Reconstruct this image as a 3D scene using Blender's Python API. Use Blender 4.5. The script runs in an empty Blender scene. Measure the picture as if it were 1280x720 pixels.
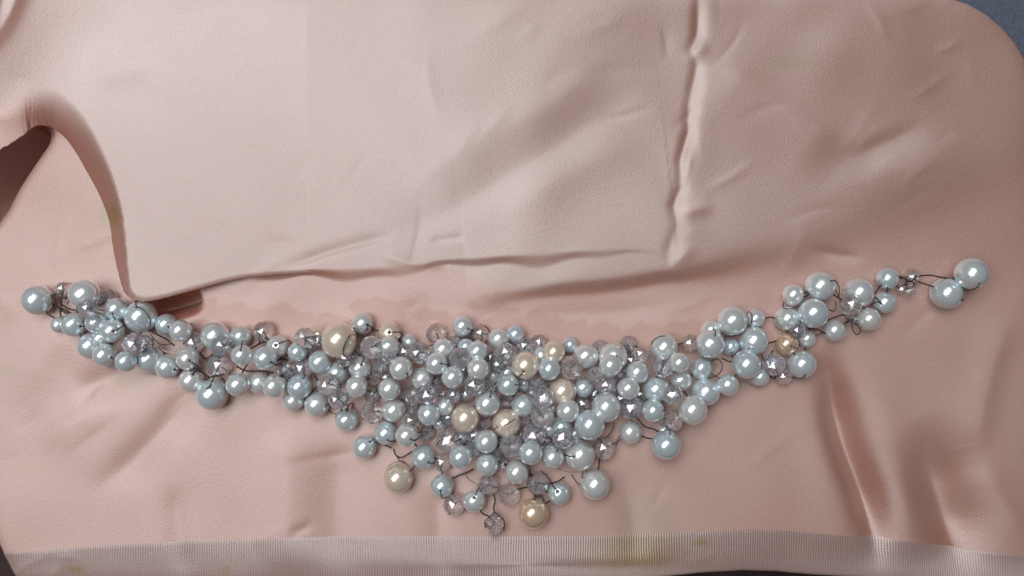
import bpy, math, random
import numpy as np
from mathutils import Vector, Matrix, noise as mnoise

rnd = random.Random(7)
C = bpy.context.scene.collection
SC = bpy.context.scene

# one "unit" below is the width of one photograph pixel on the cloth: 0.285 mm
S = 0.000285
HC = 1004.0                       # camera height in those units (about 29 cm)

# ------------------------------------------------------------------ camera
cam = bpy.data.cameras.new('camera')
cam.sensor_fit = 'HORIZONTAL'
cam.sensor_width = 36.0
cam.lens = 18.0 / (640.0 / HC)
cam.clip_start = 0.005
cam.clip_end = 50
cam_o = bpy.data.objects.new('camera', cam)
cam_o.location = (0, 0, HC * S)
C.objects.link(cam_o)
SC.camera = cam_o

# ------------------------------------------------------------------ light
w = bpy.data.worlds.new('World')
SC.world = w
w.use_nodes = True
w.node_tree.nodes['Background'].inputs[0].default_value = (1.0, 0.92, 0.87, 1)
w.node_tree.nodes['Background'].inputs[1].default_value = 0.10


def area(name, loc, target, sx, sy, power, col):
    l = bpy.data.lights.new(name, 'AREA')
    l.shape = 'RECTANGLE'
    l.size, l.size_y = sx, sy
    l.energy = power
    l.color = col
    o = bpy.data.objects.new(name, l)
    o.location = loc
    d = Vector(target) - Vector(loc)
    o.rotation_euler = d.to_track_quat('-Z', 'Y').to_euler()
    C.objects.link(o)
    return o


area('overhead_window', (-0.27, 0.22, 0.90), (-0.05, 0.03, 0), 0.98, 0.50, 7.3, (0.975, 0.985, 1.0))

SC.view_settings.view_transform = 'Standard'
SC.view_settings.look = 'None'
SC.view_settings.exposure = 0.0
SC.view_settings.gamma = 1.0
SC.view_settings.use_curve_mapping = False
SC.render.engine = 'CYCLES'
cy = SC.cycles
cy.use_denoising = True
cy.max_bounces = 12
cy.transmission_bounces = 10
cy.glossy_bounces = 6
cy.diffuse_bounces = 5
cy.caustics_reflective = True
cy.caustics_refractive = True
cy.blur_glossy = 0.3
cy.sample_clamp_indirect = 3.0


# ------------------------------------------------------------------ node helper
class NT:
    def __init__(self, name):
        self.m = bpy.data.materials.new(name)
        self.m.use_nodes = True
        self.t = self.m.node_tree
        self.t.nodes.clear()
        self.out = self.t.nodes.new('ShaderNodeOutputMaterial')

    def n(self, typ, **kw):
        nd = self.t.nodes.new(typ)
        for k, v in kw.items():
            setattr(nd, k, v)
        return nd

    def put(self, sock, v):
        if hasattr(v, 'is_output'):
            self.t.links.new(v, sock)
        else:
            sock.default_value = v

    def math(self, op, a, b=None, clamp=False):
        nd = self.n('ShaderNodeMath', operation=op, use_clamp=clamp)
        self.put(nd.inputs[0], a)
        if b is not None:
            self.put(nd.inputs[1], b)
        return nd.outputs[0]

    def mix(self, fac, a, b):
        nd = self.n('ShaderNodeMix', data_type='RGBA')
        self.put(nd.inputs['Factor'], fac)
        self.put(nd.inputs[6], a)
        self.put(nd.inputs[7], b)
        return nd.outputs[2]

    def ramp(self, fac, stops):
        nd = self.n('ShaderNodeValToRGB')
        cr = nd.color_ramp
        while len(cr.elements) < len(stops):
            cr.elements.new(0.5)
        for e, (p, c) in zip(cr.elements, stops):
            e.position = p
            e.color = c
        self.put(nd.inputs[0], fac)
        return nd.outputs[0]

    def noise(self, vec, scale, detail=3.0, rough=0.55):
        nd = self.n('ShaderNodeTexNoise')
        self.put(nd.inputs['Vector'], vec)
        nd.inputs['Scale'].default_value = scale
        nd.inputs['Detail'].default_value = detail
        nd.inputs['Roughness'].default_value = rough
        return nd.outputs['Fac']

    def px(self):
        tc = self.n('ShaderNodeTexCoord')
        mp = self.n('ShaderNodeMapping')
        mp.inputs['Scale'].default_value = (1 / S, 1 / S, 1 / S)
        self.put(mp.inputs['Vector'], tc.outputs['Object'])
        return mp.outputs[0]

    def bump(self, h, strength, dist, normal=None):
        nd = self.n('ShaderNodeBump')
        nd.inputs['Strength'].default_value = strength
        nd.inputs['Distance'].default_value = dist
        self.put(nd.inputs['Height'], h)
        if normal is not None:
            self.put(nd.inputs['Normal'], normal)
        return nd.outputs[0]

    def bsdf(self, **kw):
        nd = self.n('ShaderNodeBsdfPrincipled')
        for k, v in kw.items():
            self.put(nd.inputs[k], v)
        return nd

    def done(self, sh):
        self.t.links.new(sh, self.out.inputs['Surface'])
        return self.m


def satin_material(name, pink, ribbed):
    t = NT(name)
    p = t.px()
    sep = t.n('ShaderNodeSeparateXYZ')
    t.put(sep.inputs[0], p)
    X, Y = sep.outputs[0], sep.outputs[1]
    patch = t.noise(p, 0.012, 2.0)
    if ribbed:
        wob = t.math('MULTIPLY', t.noise(p, 0.02, 1.0), 5.0)
        ph = t.math('MULTIPLY', t.math('ADD', X, wob), 2 * math.pi / 3.1)
        cross = t.math('MULTIPLY', t.math('SINE', t.math('MULTIPLY', Y, 2 * math.pi / 2.6)), 0.10)
        weave = t.math('ADD', t.math('SINE', ph), cross)
    else:
        wob = t.math('MULTIPLY', t.noise(p, 0.015, 1.0), 10.0)
        a = math.radians(52)
        d = t.math('ADD', t.math('MULTIPLY', X, math.cos(a)), t.math('MULTIPLY', Y, math.sin(a)))
        ph = t.math('MULTIPLY', t.math('ADD', d, wob), 2 * math.pi / 3.0)
        vis = t.ramp(t.noise(p, 0.006, 2.0), [(0.42, (0.12, 0.12, 0.12, 1)), (0.62, (1, 1, 1, 1))])
        weave = t.math('MULTIPLY', t.math('SINE', ph), vis)
    grain = t.noise(p, 0.55, 3.0, 0.7)
    fine = t.noise(p, 0.16, 2.0)
    h = t.math('ADD', t.math('MULTIPLY', weave, 0.30 if ribbed else 0.12),
               t.math('ADD', t.math('MULTIPLY', grain, 0.75), t.math('MULTIPLY', fine, 0.18)))
    nor = t.bump(h, 0.46, S * 0.9)
    # colour: faded peach satin with thread noise, dark scallops and yellow stains
    light = (pink[0] * 1.07, pink[1] * 1.10, pink[2] * 1.12, 1)
    col = t.mix(patch, (*pink, 1), light)
    thr = t.math('ADD', t.math('MULTIPLY', weave, 0.16 if ribbed else 0.06), t.math('MULTIPLY', grain, 1.0))
    thr = t.ramp(thr, [(0.25, (0.72, 0.70, 0.70, 1)), (0.5, (0.97, 0.97, 0.97, 1)), (0.78, (1.15, 1.15, 1.16, 1))])
    # greyer, more silvery tone across the upper part of the cloth
    ug = t.n('ShaderNodeAttribute', attribute_name='upper_grey')
    col = t.mix(ug.outputs['Fac'], col, (0.54, 0.385, 0.335, 1))
    mul = t.n('ShaderNodeMix', data_type='RGBA', blend_type='MULTIPLY')
    mul.inputs['Factor'].default_value = 1.0
    t.put(mul.inputs[6], col)
    t.put(mul.inputs[7], thr)
    col = mul.outputs[2]
    at = t.n('ShaderNodeAttribute', attribute_name='dark_scallops')
    scallop = at.outputs['Fac']
    col = t.mix(t.math('MULTIPLY', scallop, 0.46), col, (pink[0] * 0.78, pink[1] * 0.62, pink[2] * 0.58, 1))
    at = t.n('ShaderNodeAttribute', attribute_name='yellow_stain')
    ys = t.math('MULTIPLY', at.outputs['Fac'], t.math('ADD', 0.75, t.noise(p, 0.08, 3.0)), clamp=True)
    col = t.mix(ys, col, (0.44, 0.27, 0.05, 1))
    base = t.bsdf(**{'Base Color': col, 'Roughness': 0.55, 'Specular IOR Level': 0.4, 'Normal': nor,
                     'Sheen Weight': 0.12, 'Sheen Roughness': 0.4})
    gl = t.n('ShaderNodeBsdfAnisotropic')
    gl.distribution = 'GGX'
    gl.inputs['Roughness'].default_value = 0.55 if not ribbed else 0.55
    gl.inputs['Anisotropy'].default_value = 0.35
    t.put(gl.inputs['Normal'], nor)
    sheen = t.mix(t.math('MULTIPLY', ug.outputs['Fac'], 1.9, clamp=True), (0.95, 0.885, 0.865, 1), (0.95, 0.93, 0.92, 1))
    t.put(gl.inputs['Color'], t.mix(scallop, sheen, (0.88, 0.75, 0.71, 1)))
    # thin cloth lets some light through, tinted by its dye
    tl = t.n('ShaderNodeBsdfTranslucent')
    tl.inputs['Color'].default_value = (0.92, 0.22, 0.12, 1)
    m0 = t.n('ShaderNodeMixShader')
    m0.inputs[0].default_value = 0.30
    t.t.links.new(base.outputs[0], m0.inputs[1])
    t.t.links.new(tl.outputs[0], m0.inputs[2])
    base = m0
    mx = t.n('ShaderNodeMixShader')
    mx.inputs[0].default_value = 0.37 if not ribbed else 0.40
    t.t.links.new(base.outputs[0], mx.inputs[1])
    t.t.links.new(gl.outputs[0], mx.inputs[2])
    return t.done(mx.outputs[0])


def pearl_material(name, c1, c2, metal=0.45, rough=0.30, sheen=(0.85, 0.95, 1.0)):
    t = NT(name)
    tc = t.n('ShaderNodeTexCoord')
    oi = t.n('ShaderNodeObjectInfo')
    col = t.mix(oi.outputs['Random'], (*c1, 1), (*c2, 1))
    n1 = t.noise(tc.outputs['Object'], 3.0, 3.0)
    col = t.mix(t.math('MULTIPLY', n1, 0.22), col, (c1[0] * 0.72, c1[1] * 0.72, c1[2] * 0.72, 1))
    nor = t.bump(t.noise(tc.outputs['Object'], 7.0, 3.0), 0.06, 0.05)
    b = t.bsdf(**{'Base Color': col, 'Metallic': metal, 'Roughness': rough, 'Coat Weight': 0.9,
                  'Coat Roughness': 0.06, 'Coat IOR': 2.4, 'Normal': nor,
                  'Sheen Weight': 0.5, 'Sheen Roughness': 0.3, 'Sheen Tint': (*sheen, 1)})
    return t.done(b.outputs[0])


def crystal_material(name, tint, milk, film):
    """glass bead: clear glass with a pale shader mixed in to brighten it and add glints"""
    t = NT(name)
    oi = t.n('ShaderNodeObjectInfo')
    tc = t.n('ShaderNodeTexCoord')
    b = t.bsdf(**{'Base Color': (*tint, 1), 'Roughness': 0.06, 'Transmission Weight': 1.0, 'IOR': 1.22,
                  'Specular IOR Level': 1.0, 'Coat Weight': 1.0, 'Coat IOR': 2.0, 'Coat Roughness': 0.03})
    if film:
        t.put(b.inputs['Thin Film Thickness'], t.math('ADD', t.math('MULTIPLY', oi.outputs['Random'], 160.0), film))
        b.inputs['Thin Film IOR'].default_value = 1.6
    m = t.bsdf(**{'Base Color': (*milk, 1), 'Roughness': 0.10, 'Specular IOR Level': 1.0, 'Metallic': 0.5})
    mx = t.n('ShaderNodeMixShader')
    f = t.math('ADD', t.math('MULTIPLY', t.noise(tc.outputs['Object'], 2.2, 3.0), 0.34), 0.10)
    t.put(mx.inputs[0], f)
    t.t.links.new(b.outputs[0], mx.inputs[1])
    t.t.links.new(m.outputs[0], mx.inputs[2])
    return t.done(mx.outputs[0])


def metal_material(name, col, rough):
    t = NT(name)
    p = t.px()
    n1 = t.noise(p, 0.3, 2.0)
    c = t.mix(n1, (col[0] * 0.6, col[1] * 0.55, col[2] * 0.5, 1), (col[0] * 1.4, col[1] * 1.4, col[2] * 1.4, 1))
    b = t.bsdf(**{'Base Color': c, 'Metallic': 0.85, 'Roughness': rough})
    return t.done(b.outputs[0])


PINK = (0.70, 0.285, 0.185)
M_SATIN = satin_material('peach_satin', PINK, False)
M_HEM = satin_material('ribbed_selvedge', (0.66, 0.44, 0.39), True)
M_PEARL = pearl_material('pearl_white', (0.71, 0.86, 0.93), (0.91, 0.93, 0.92), 0.42, 0.22)
M_GOLD = pearl_material('pearl_champagne', (1.0, 0.87, 0.73), (0.97, 0.82, 0.67), 0.4, 0.27, (1, 0.9, 0.8))
M_BRONZE = pearl_material('pearl_bronze', (0.95, 0.71, 0.51), (0.84, 0.60, 0.40), 0.45, 0.24, (1, 0.88, 0.75))
M_CLEAR = crystal_material('crystal_clear', (1.0, 0.97, 0.97), (0.97, 0.92, 0.93), 0)
M_SMOKE = crystal_material('crystal_smoke', (0.96, 0.975, 1.0), (0.86, 0.91, 0.98), 0)
M_AB = crystal_material('crystal_rainbow', (0.92, 0.94, 1.0), (0.82, 0.85, 0.97), 420.0)
M_WIRE = metal_material('wire_dark', (0.10, 0.082, 0.075), 0.36)
M_SILVER = metal_material('wire_worn_silver', (0.42, 0.41, 0.38), 0.30)

t = NT('dark_table')
p = t.px()
c = t.ramp(t.noise(p, 0.03, 5.0), [(0.3, (0.010, 0.004, 0.004, 1)), (0.75, (0.045, 0.016, 0.014, 1))])
M_TABLE = t.done(t.bsdf(**{'Base Color': c, 'Roughness': 0.5}).outputs[0])
t = NT('blue_felt')
p = t.px()
c = t.ramp(t.noise(p, 0.25, 4.0, 0.7), [(0.3, (0.085, 0.105, 0.15, 1)), (0.72, (0.16, 0.19, 0.25, 1))])
M_BLUE = t.done(t.bsdf(**{'Base Color': c, 'Roughness': 0.95,
                          'Normal': t.bump(t.noise(p, 0.3, 4.0, 0.7), 0.6, S * 1.5)}).outputs[0])


# ------------------------------------------------------------------ mesh helpers
def W(x, y, z):
    """cloth-plane units -> metres"""
    return ((x - 640) * S, (360 - y) * S, z * S)


def seen(x, y, z):
    """place a thing whose picture position is known, at its real height z"""
    k = 1 - z / HC
    return 640 + (x - 640) * k, 360 + (y - 360) * k


def mesh_obj(name, verts, faces, mat, parent=None, smooth=True):
    me = bpy.data.meshes.new(name)
    me.from_pydata(verts, [], faces)
    me.update()
    me.materials.append(mat)
    if smooth:
        me.polygons.foreach_set('use_smooth', [True] * len(me.polygons))
    o = bpy.data.objects.new(name, me)
    C.objects.link(o)
    o.parent = parent
    return o


def grid_obj(name, P, keep, mat, parent=None, attrs=None):
    """P: (ny,nx,3) metres, keep: (ny-1,nx-1) bool"""
    ny, nx, _ = P.shape
    idx = np.arange(ny * nx).reshape(ny, nx)
    q = np.stack([idx[1:, :-1], idx[1:, 1:], idx[:-1, 1:], idx[:-1, :-1]], -1)[keep]
    used = np.unique(q)
    remap = np.zeros(ny * nx, dtype=np.int64)
    remap[used] = np.arange(len(used))
    q = remap[q]
    V = P.reshape(-1, 3)[used]
    me = bpy.data.meshes.new(name)
    me.vertices.add(len(V))
    me.vertices.foreach_set('co', V.astype(np.float32).ravel())
    me.loops.add(q.size)
    me.loops.foreach_set('vertex_index', q.astype(np.int32).ravel())
    me.polygons.add(len(q))
    me.polygons.foreach_set('loop_start', np.arange(0, q.size, 4, dtype=np.int32))
    me.polygons.foreach_set('use_smooth', np.ones(len(q), dtype=bool))
    me.update(calc_edges=True)
    me.validate()
    me.materials.append(mat)
    for k, a in (attrs or {}).items():
        at = me.attributes.new(k, 'FLOAT', 'POINT')
        at.data.foreach_set('value', a.reshape(-1)[used].astype(np.float32))
    o = bpy.data.objects.new(name, me)
    C.objects.link(o)
    o.parent = parent
    return o


def smooth_poly(pts, step=6.0):
    """Catmull-Rom through control rows (x, y, extra...), resampled"""
    P = np.array(pts, float)
    P = np.vstack([2 * P[0] - P[1], P, 2 * P[-1] - P[-2]])
    out = []
    for i in range(1, len(P) - 2):
        p0, p1, p2, p3 = P[i - 1:i + 3]
        n = max(2, int(np.hypot(*(p2 - p1)[:2]) / step))
        for k in range(n):
            u = k / n
            out.append(0.5 * ((2 * p1) + (-p0 + p2) * u + (2 * p0 - 5 * p1 + 4 * p2 - p3) * u * u
                              + (-p0 + 3 * p1 - 3 * p2 + p3) * u ** 3))
    out.append(P[-2])
    return np.array(out)


def poly_dist(X, Y, poly):
    """signed distance (+ on the left of travel seen in y-down pixels = above a left-to-right line),
    foot point, arc parameter 0..1 and index along the poly"""
    best = np.full(X.shape, 1e9)
    sg = np.zeros(X.shape)
    fx = np.zeros(X.shape)
    fy = np.zeros(X.shape)
    par = np.zeros(X.shape)
    n = len(poly) - 1
    for i in range(n):
        ax, ay = poly[i, 0], poly[i, 1]
        dx, dy = poly[i + 1, 0] - ax, poly[i + 1, 1] - ay
        L2 = dx * dx + dy * dy + 1e-9
        u = np.clip(((X - ax) * dx + (Y - ay) * dy) / L2, 0, 1)
        qx, qy = ax + u * dx, ay + u * dy
        d = np.hypot(X - qx, Y - qy)
        mk = d < best
        best[mk] = d[mk]
        cr = dx * (Y - ay) - dy * (X - ax)
        sg[mk] = np.where(cr[mk] < 0, 1.0, -1.0)
        fx[mk], fy[mk], par[mk] = qx[mk], qy[mk], (i + u[mk]) / n
    return best * sg, fx, fy, par


def sstep(u):
    u = np.clip(u, 0, 1)
    return u * u * (3 - 2 * u)


# ------------------------------------------------------------------ cloth shape
# soft folds: (points, amplitude, width above/left side, width below/right side, end taper)
RIDGES = [
    # long upright crease right of the middle
    ([(874, -30), (873, 40), (865, 60), (872, 82), (862, 130), (861, 165), (851, 200), (851, 235), (841, 258), (845, 282), (835, 312), (839, 345)], -2.1, 9, 6, .12),
    ([(888, 30), (880, 74), (884, 110), (874, 150), (876, 200), (858, 250), (866, 285), (852, 312), (852, 342)], 0.95, 20, 10, .25),
    ([(842, 270), (868, 262), (896, 258)], 1.8, 12, 10, .45),
    ([(862, 84), (872, 64), (886, 44)], 1.6, 9, 10, .45),
    ([(850, 245), (860, 208), (864, 170)], 1.8, 14, 7, .45),
    ([(834, 340), (852, 322), (870, 300)], 2.0, 10, 12, .45),
    # soft diagonals of the upper layer
    ([(505, 235), (600, 175), (700, 122), (775, 50)], 2.6, 34, 30, .3),
    ([(430, 312), (560, 262), (700, 178), (820, 95)], -1.9, 26, 22, .3),
    ([(600, 290), (720, 210), (830, 160)], 2.0, 40, 30, .4),
    ([(880, 70), (970, 128), (1062, 198)], 3.4, 22, 62, .25),
    ([(1050, 204), (1110, 178), (1170, 148)], -1.9, 11, 22, .4),
    ([(960, 40), (1080, 60), (1200, 120)], 2.5, 40, 50, .4),
    ([(1000, 250), (1120, 215), (1240, 160)], 2.5, 30, 40, .4),
    # creases where the upper layer lies down
    ([(352, 338), (385, 325), (430, 310), (500, 292)], -2.2, 8, 5, .25),
    ([(470, 318), (520, 330), (560, 332)], 1.8, 8, 6, .3),
    ([(535, 301), (560, 299), (585, 296)], -0.9, 5, 4, .3),
    ([(330, 300), (360, 305), (380, 312)], -0.8, 8, 6, .3),
    ([(1010, 312), (1050, 318), (1090, 324)], -1.6, 7, 8, .4),
    # upper left corner folds
    ([(30, -60), (16, 0), (6, 40), (-20, 90)], -10.0, 9, 10, .05),
    ([(62, -40), (48, 0), (30, 42), (-6, 88)], -6.0, 12, 18, .05),
    ([(120, 110), (165, 96), (215, 92)], -2.4, 26, 22, .4),
    # lower right hollows
    ([(1030, 425), (1046, 480), (1066, 560), (1094, 640), (1108, 735)], -25.0, 20, 18, .36),
    ([(1010, 500), (1040, 600), (1062, 680)], 1.8, 34, 30, .4),
    ([(1085, 440), (1118, 540), (1140, 640), (1150, 740)], 3.0, 26, 28, .4),
    ([(1150, 520), (1178, 590), (1200, 660), (1214, 745)], -26.0, 36, 32, .42),
    ([(1275, 385), (1248, 460), (1230, 540), (1236, 590)], 4.2, 18, 30, .3),
    ([(1225, 560), (1260, 630), (1300, 700)], 3.6, 20, 28, .35),
    # lower left
    ([(85, 492), (125, 478), (175, 452)], -4.5, 20, 24, .4),
    ([(262, 470), (205, 535), (150, 590), (100, 622)], -4.0, 24, 20, .35),
    ([(40, 560), (110, 520), (160, 500)], 2.5, 20, 24, .4),
    ([(356, 520), (362, 590), (363, 660), (364, 740)], 3.4, 46, 34, .25),
    ([(425, 545), (420, 620), (424, 730)], -2.6, 30, 30, .3),
    ([(215, 600), (222, 660), (226, 735)], -2.2, 16, 16, .3),
    ([(545, 600), (548, 660), (552, 735)], -2.5, 14, 22, .3),
    ([(770, 575), (790, 640), (796, 735)], -2.5, 22, 22, .35),
    ([(640, 690), (760, 700), (860, 695)], 1.5, 14, 14, .4),
    ([(120, 395), (60, 440), (20, 520)], 2.5, 30, 30, .4),
    # pinched cloth right under the beads
    ([(470, 372), (600, 390), (760, 392), (880, 372)], -1.6, 12, 26, .3),
]
# hollows of the lower layer only, partly under the turned-over flap
PITS = [
    ([(-170, 300), (-60, 292), (-20, 264), (2, 226), (22, 196), (54, 150)], -86.0, 80, 12, .10),
    ([(168, 392), (205, 386), (254, 370)], -50.0, 26, 9, .22),
]
# line where a second pleat steps down to the lower layer
STEP2 = smooth_poly([(585, 376, 0), (640, 371, 3.5), (700, 362, 8), (760, 357, 9), (830, 346, 9), (866, 342, 8),
                     (1000, 311, 6), (1100, 277, 5.5), (1200, 236, 5), (1330, 185, 5), (1500, 120, 5)])
# crest line of the turned-over upper layer: x, y, roll width a, roll half height b, tuck m, fold weight
EDGE = smooth_poly([
    (-230, 42, 300, 9, 120, 1), (-120, 68, 260, 9, 120, 1), (-50, 86, 178, 9, 120, 1), (0, 96, 90, 10, 110, 1),
    (40, 101, 56, 12, 80, 1), (70, 113, 45, 15, 40, 1), (94, 134, 42, 17, 24, 1), (112, 161, 40, 18, 18, 1), (127, 192, 38, 18, 16, 1),
    (140, 226, 34, 18, 14, 1), (150, 266, 29, 17, 14, 1), (155, 310, 26, 15, 14, 1), (158, 342, 19, 11, 14, 1),
    (163, 364, 10, 3.2, 22, 1), (178, 372, 5, 2.2, 34, 1), (205, 368, 4, 2, 44, 1), (250, 356, 4, 2, 34, .95),
    (290, 346, 4, 2, 16, .7), (330, 341, 4, 2, 8, .3), (400, 337, 4, 2, 5, 0), (480, 333, 4, 2, 5, 0),
    (560, 325, 4, 2, 5, 0), (650, 318, 4, 2, 5, 0), (750, 312, 4, 2, 5, 0), (950, 300, 4, 2, 5, 0),
    (1450, 200, 4, 2, 5, 0)])


ZX = np.arange(-400, 1701, 4.0)
ZU = np.interp(ZX, [-400, 60, 130, 160, 220, 280, 340, 420, 540, 640, 740, 800, 1700],
               [44, 44, 41, 35, 27, 17, 9, 3.6, 3.8, 3.6, 1.6, 0, 0])
for _ in range(3):
    ZU = np.convolve(np.pad(ZU, 9, mode='edge'), np.ones(19) / 19, mode='valid')


def z_upper(x):
    return np.interp(x, ZX, ZU)


_wr = random.Random(5)
for _ in range(95):                                   # fine handling wrinkles
    x, y, q = _wr.uniform(-20, 1280), _wr.uniform(0, 720), _wr.choice([_wr.gauss(-0.55, 0.25), _wr.gauss(-0.5, 0.3), _wr.uniform(0, 3.1)])
    ln, bend = _wr.uniform(18, 62), _wr.uniform(-9, 9)
    dx, dy = math.cos(q) * ln, math.sin(q) * ln
    RIDGES.append(([(x - dx, y - dy), (x - dy / ln * bend, y + dx / ln * bend), (x + dx, y + dy)],
                   _wr.choice([-1, 1]) * _wr.uniform(0.2, 0.62), _wr.uniform(5, 12), _wr.uniform(4, 9), .45))
RIDGES = [(smooth_poly(q[0], 14),) + q[1:] for q in RIDGES]


# the crest stands above the table, so its outline is drawn at its own height
_ex, _ey = seen(EDGE[:, 0], EDGE[:, 1], np.interp(EDGE[:, 0], ZX, ZU))
EDGE[:, 0], EDGE[:, 1] = _ex, _ey
PITS = [(smooth_poly(q[0], 14),) + q[1:] for q in PITS]


def ridges(X, Y, items):
    Z = np.zeros(X.shape)
    for pl, amp, wa, wb, tp in items:
        x0, x1 = pl[:, 0].min() - 4 * max(wa, wb), pl[:, 0].max() + 4 * max(wa, wb)
        y0, y1 = pl[:, 1].min() - 4 * max(wa, wb), pl[:, 1].max() + 4 * max(wa, wb)
        mk = (X > x0) & (X < x1) & (Y > y0) & (Y < y1)
        if not mk.any():
            continue
        xs, ys = X[mk], Y[mk]
        d, fx, fy, par = poly_dist(xs, ys, pl)
        ww = np.where(d > 0, wa, wb)
        # rounded crest: quadratic near zero, gaussian tails
        prof = np.exp(-(np.abs(d) / ww) ** 1.7)
        end = sstep(np.minimum(par, 1 - par) / max(tp, 1e-3))
        mod = 1.0
        if amp == -2.1:
            mod = 1 + 0.30 * np.sin(par * 13 + amp * 3) + 0.22 * np.sin(par * 31 + wa)
        Z[mk] += amp * mod * prof * end
    return Z


def soft(X, Y):
    Z = ridges(X, Y, RIDGES)
    d, fx, fy, par = poly_dist(X, Y, STEP2)
    amp = np.interp(par * (len(STEP2) - 1), np.arange(len(STEP2)), STEP2[:, 2])
    wid = np.interp(fx, [600, 860, 900, 1100, 1400], [3.4, 2.8, 6, 16, 20])
    st = 1 / (1 + np.exp(-np.clip(d / wid, -40, 40)))
    Z += amp * st * np.exp(-(np.clip(d, 0, 999) / 130) ** 2)
    # the pile of cloth falls away a little to the right
    Z -= 0.00004 * np.clip(X - 420, 0, 2000) ** 2 * (1 / (1 + np.clip(X - 420, 0, 2000) / 900))
    # gentle unevenness
    Z += 1.5 * np.sin(X / 83 + 1.3 * np.sin(Y / 97)) * np.sin(Y / 71 + 0.8 * np.sin(X / 120))
    Z += 0.55 * np.sin(X / 29 + 2.1 * np.sin(Y / 61)) * np.sin(Y / 37 + 1.7 * np.sin(X / 53))
    return Z


NOISE_CACHE = {}


def lower_cloth(X, Y):
    """height of the lower layer; right of the turned-over flap it carries the step itself"""
    d, fx, fy, par = poly_dist(X, Y, EDGE)
    wx = sstep((400 - X) / 100)
    stp = np.where(d >= 0, 1.0, 1 - sstep(-d / (12 + 5 * np.sin(X / 33.0) + 3 * np.sin(X / 13.0))))
    return soft(X, Y) + ridges(X, Y, PITS) + z_upper(X) * (1 - wx) * stp


def upper_cloth(X, Y):
    """turned-over flap on the left: lies above, rolls over its crest line and tucks back under"""
    d, fx, fy, par = poly_dist(X, Y, EDGE)
    ii = par * (len(EDGE) - 1)
    k = np.arange(len(EDGE))
    a, b, m = (np.interp(ii, k, EDGE[:, j]) for j in (2, 3, 4))
    t_ = np.maximum(-d, 0)
    tx = np.gradient(EDGE[:, 0])
    ty = np.gradient(EDGE[:, 1])
    L = np.hypot(tx, ty)
    nx, ny = np.interp(ii, k, -ty / L), np.interp(ii, k, tx / L)
    nl = np.hypot(nx, ny)
    nx, ny = nx / nl, ny / nl
    far = np.maximum(t_, 1e-6)
    mixn = sstep((t_ - 3) / 6)
    nx, ny = nx * (1 - mixn) + (X - fx) / far * mixn, ny * (1 - mixn) + (Y - fy) / far * mixn
    zu = z_upper(fx)
    tr = 7 + 0.45 * a
    ph = np.clip(t_ / tr, 0, 1) * math.pi
    o1 = a * np.sin(ph)
    z1 = np.where(ph < math.pi / 2, zu - 1.5 * b * np.abs(np.sin(ph)) ** 1.2, zu - 1.5 * b + 0.5 * b * np.cos(ph))
    f2 = np.clip((t_ - tr) / 12, 0, 1)
    o = np.where(t_ < tr, o1, -m * f2)
    z = np.where(t_ < tr, z1, zu - 2 * b)
    out = d < 0
    Xo = np.where(out, fx + nx * o, X)
    Yo = np.where(out, fy + ny * o, Y)
    zs = soft(np.where(out, fx, X), np.where(out, fy, Y))
    dip = 0.9 * sstep((X - 340) / 100)
    Zo = np.where(out, z, z_upper(X)) + zs - dip
    return Xo, Yo, Zo, t_ - tr - 12


def floor_z(x, y):
    """height of the lower layer under a bead, read from the built cloth"""
    i, k = int(round((y - gy[0]) / step)), int(round((x - gx[0]) / step))
    return float(CZ[min(max(i, 0), len(gy) - 1), min(max(k, 0), len(gx) - 1)])


arc = [(1162 + 139 * math.sin(q), 130 - 139 * math.cos(q)) for q in np.linspace(0.05, 1.52, 9)]
BORDER = np.array([(-260, -30), (-100, -24), (0, -18), (300, -10), (700, -7), (1100, -8)] + arc +
                  [(1303, 300), (1306, 500), (1312, 752), (1200, 733), (1100, 724), (1020, 718), (975, 713.5),
                   (930, 711.5), (885, 713.5), (835, 718), (780, 723), (600, 726), (300, 726), (100, 725), (34, 724),
                   (19, 718), (6, 692), (-14, 645), (-40, 560), (-90, 470), (-260, 400), (-260, -30)], float)


def border_dist(X, Y):
    """>0 inside the cloth outline"""
    best = np.full(X.shape, 1e9)
    fx = np.zeros(X.shape)
    fy = np.zeros(X.shape)
    ins = np.zeros(X.shape, bool)
    for i in range(len(BORDER) - 1):
        ax, ay = BORDER[i]
        bx, by = BORDER[i + 1]
        dx, dy = bx - ax, by - ay
        u = np.clip(((X - ax) * dx + (Y - ay) * dy) / (dx * dx + dy * dy), 0, 1)
        qx, qy = ax + u * dx, ay + u * dy
        dd = np.hypot(X - qx, Y - qy)
        mk = dd < best
        best[mk], fx[mk], fy[mk] = dd[mk], qx[mk], qy[mk]
        cond = (ay > Y) != (by > Y)
        xi = ax + (Y - ay) * dx / (dy if abs(dy) > 1e-9 else 1e-9)
        ins ^= cond & (X < xi)
    return np.where(ins, best, -best), fx, fy


def drape_edge(X, Y, Z, e, fx, fy, R=5.0):
    """cloth outside the outline bends down towards the table"""
    out = np.maximum(-e, 0)
    q = np.minimum(out / R, math.pi / 2)
    o = R * np.sin(q)
    drop = R * (1 - np.cos(q)) + np.maximum(out - R * math.pi / 2, 0)
    ln = np.maximum(out, 1e-6)
    mk = e < 0
    X2 = np.where(mk, fx + (X - fx) / ln * o, X)
    Y2 = np.where(mk, fy + (Y - fy) / ln * o, Y)
    # an easy rounding already begins inside
    Z2 = Z - drop - 2.2 * np.exp(-np.maximum(e, 0) / 7)
    return X2, Y2, Z2


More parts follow.
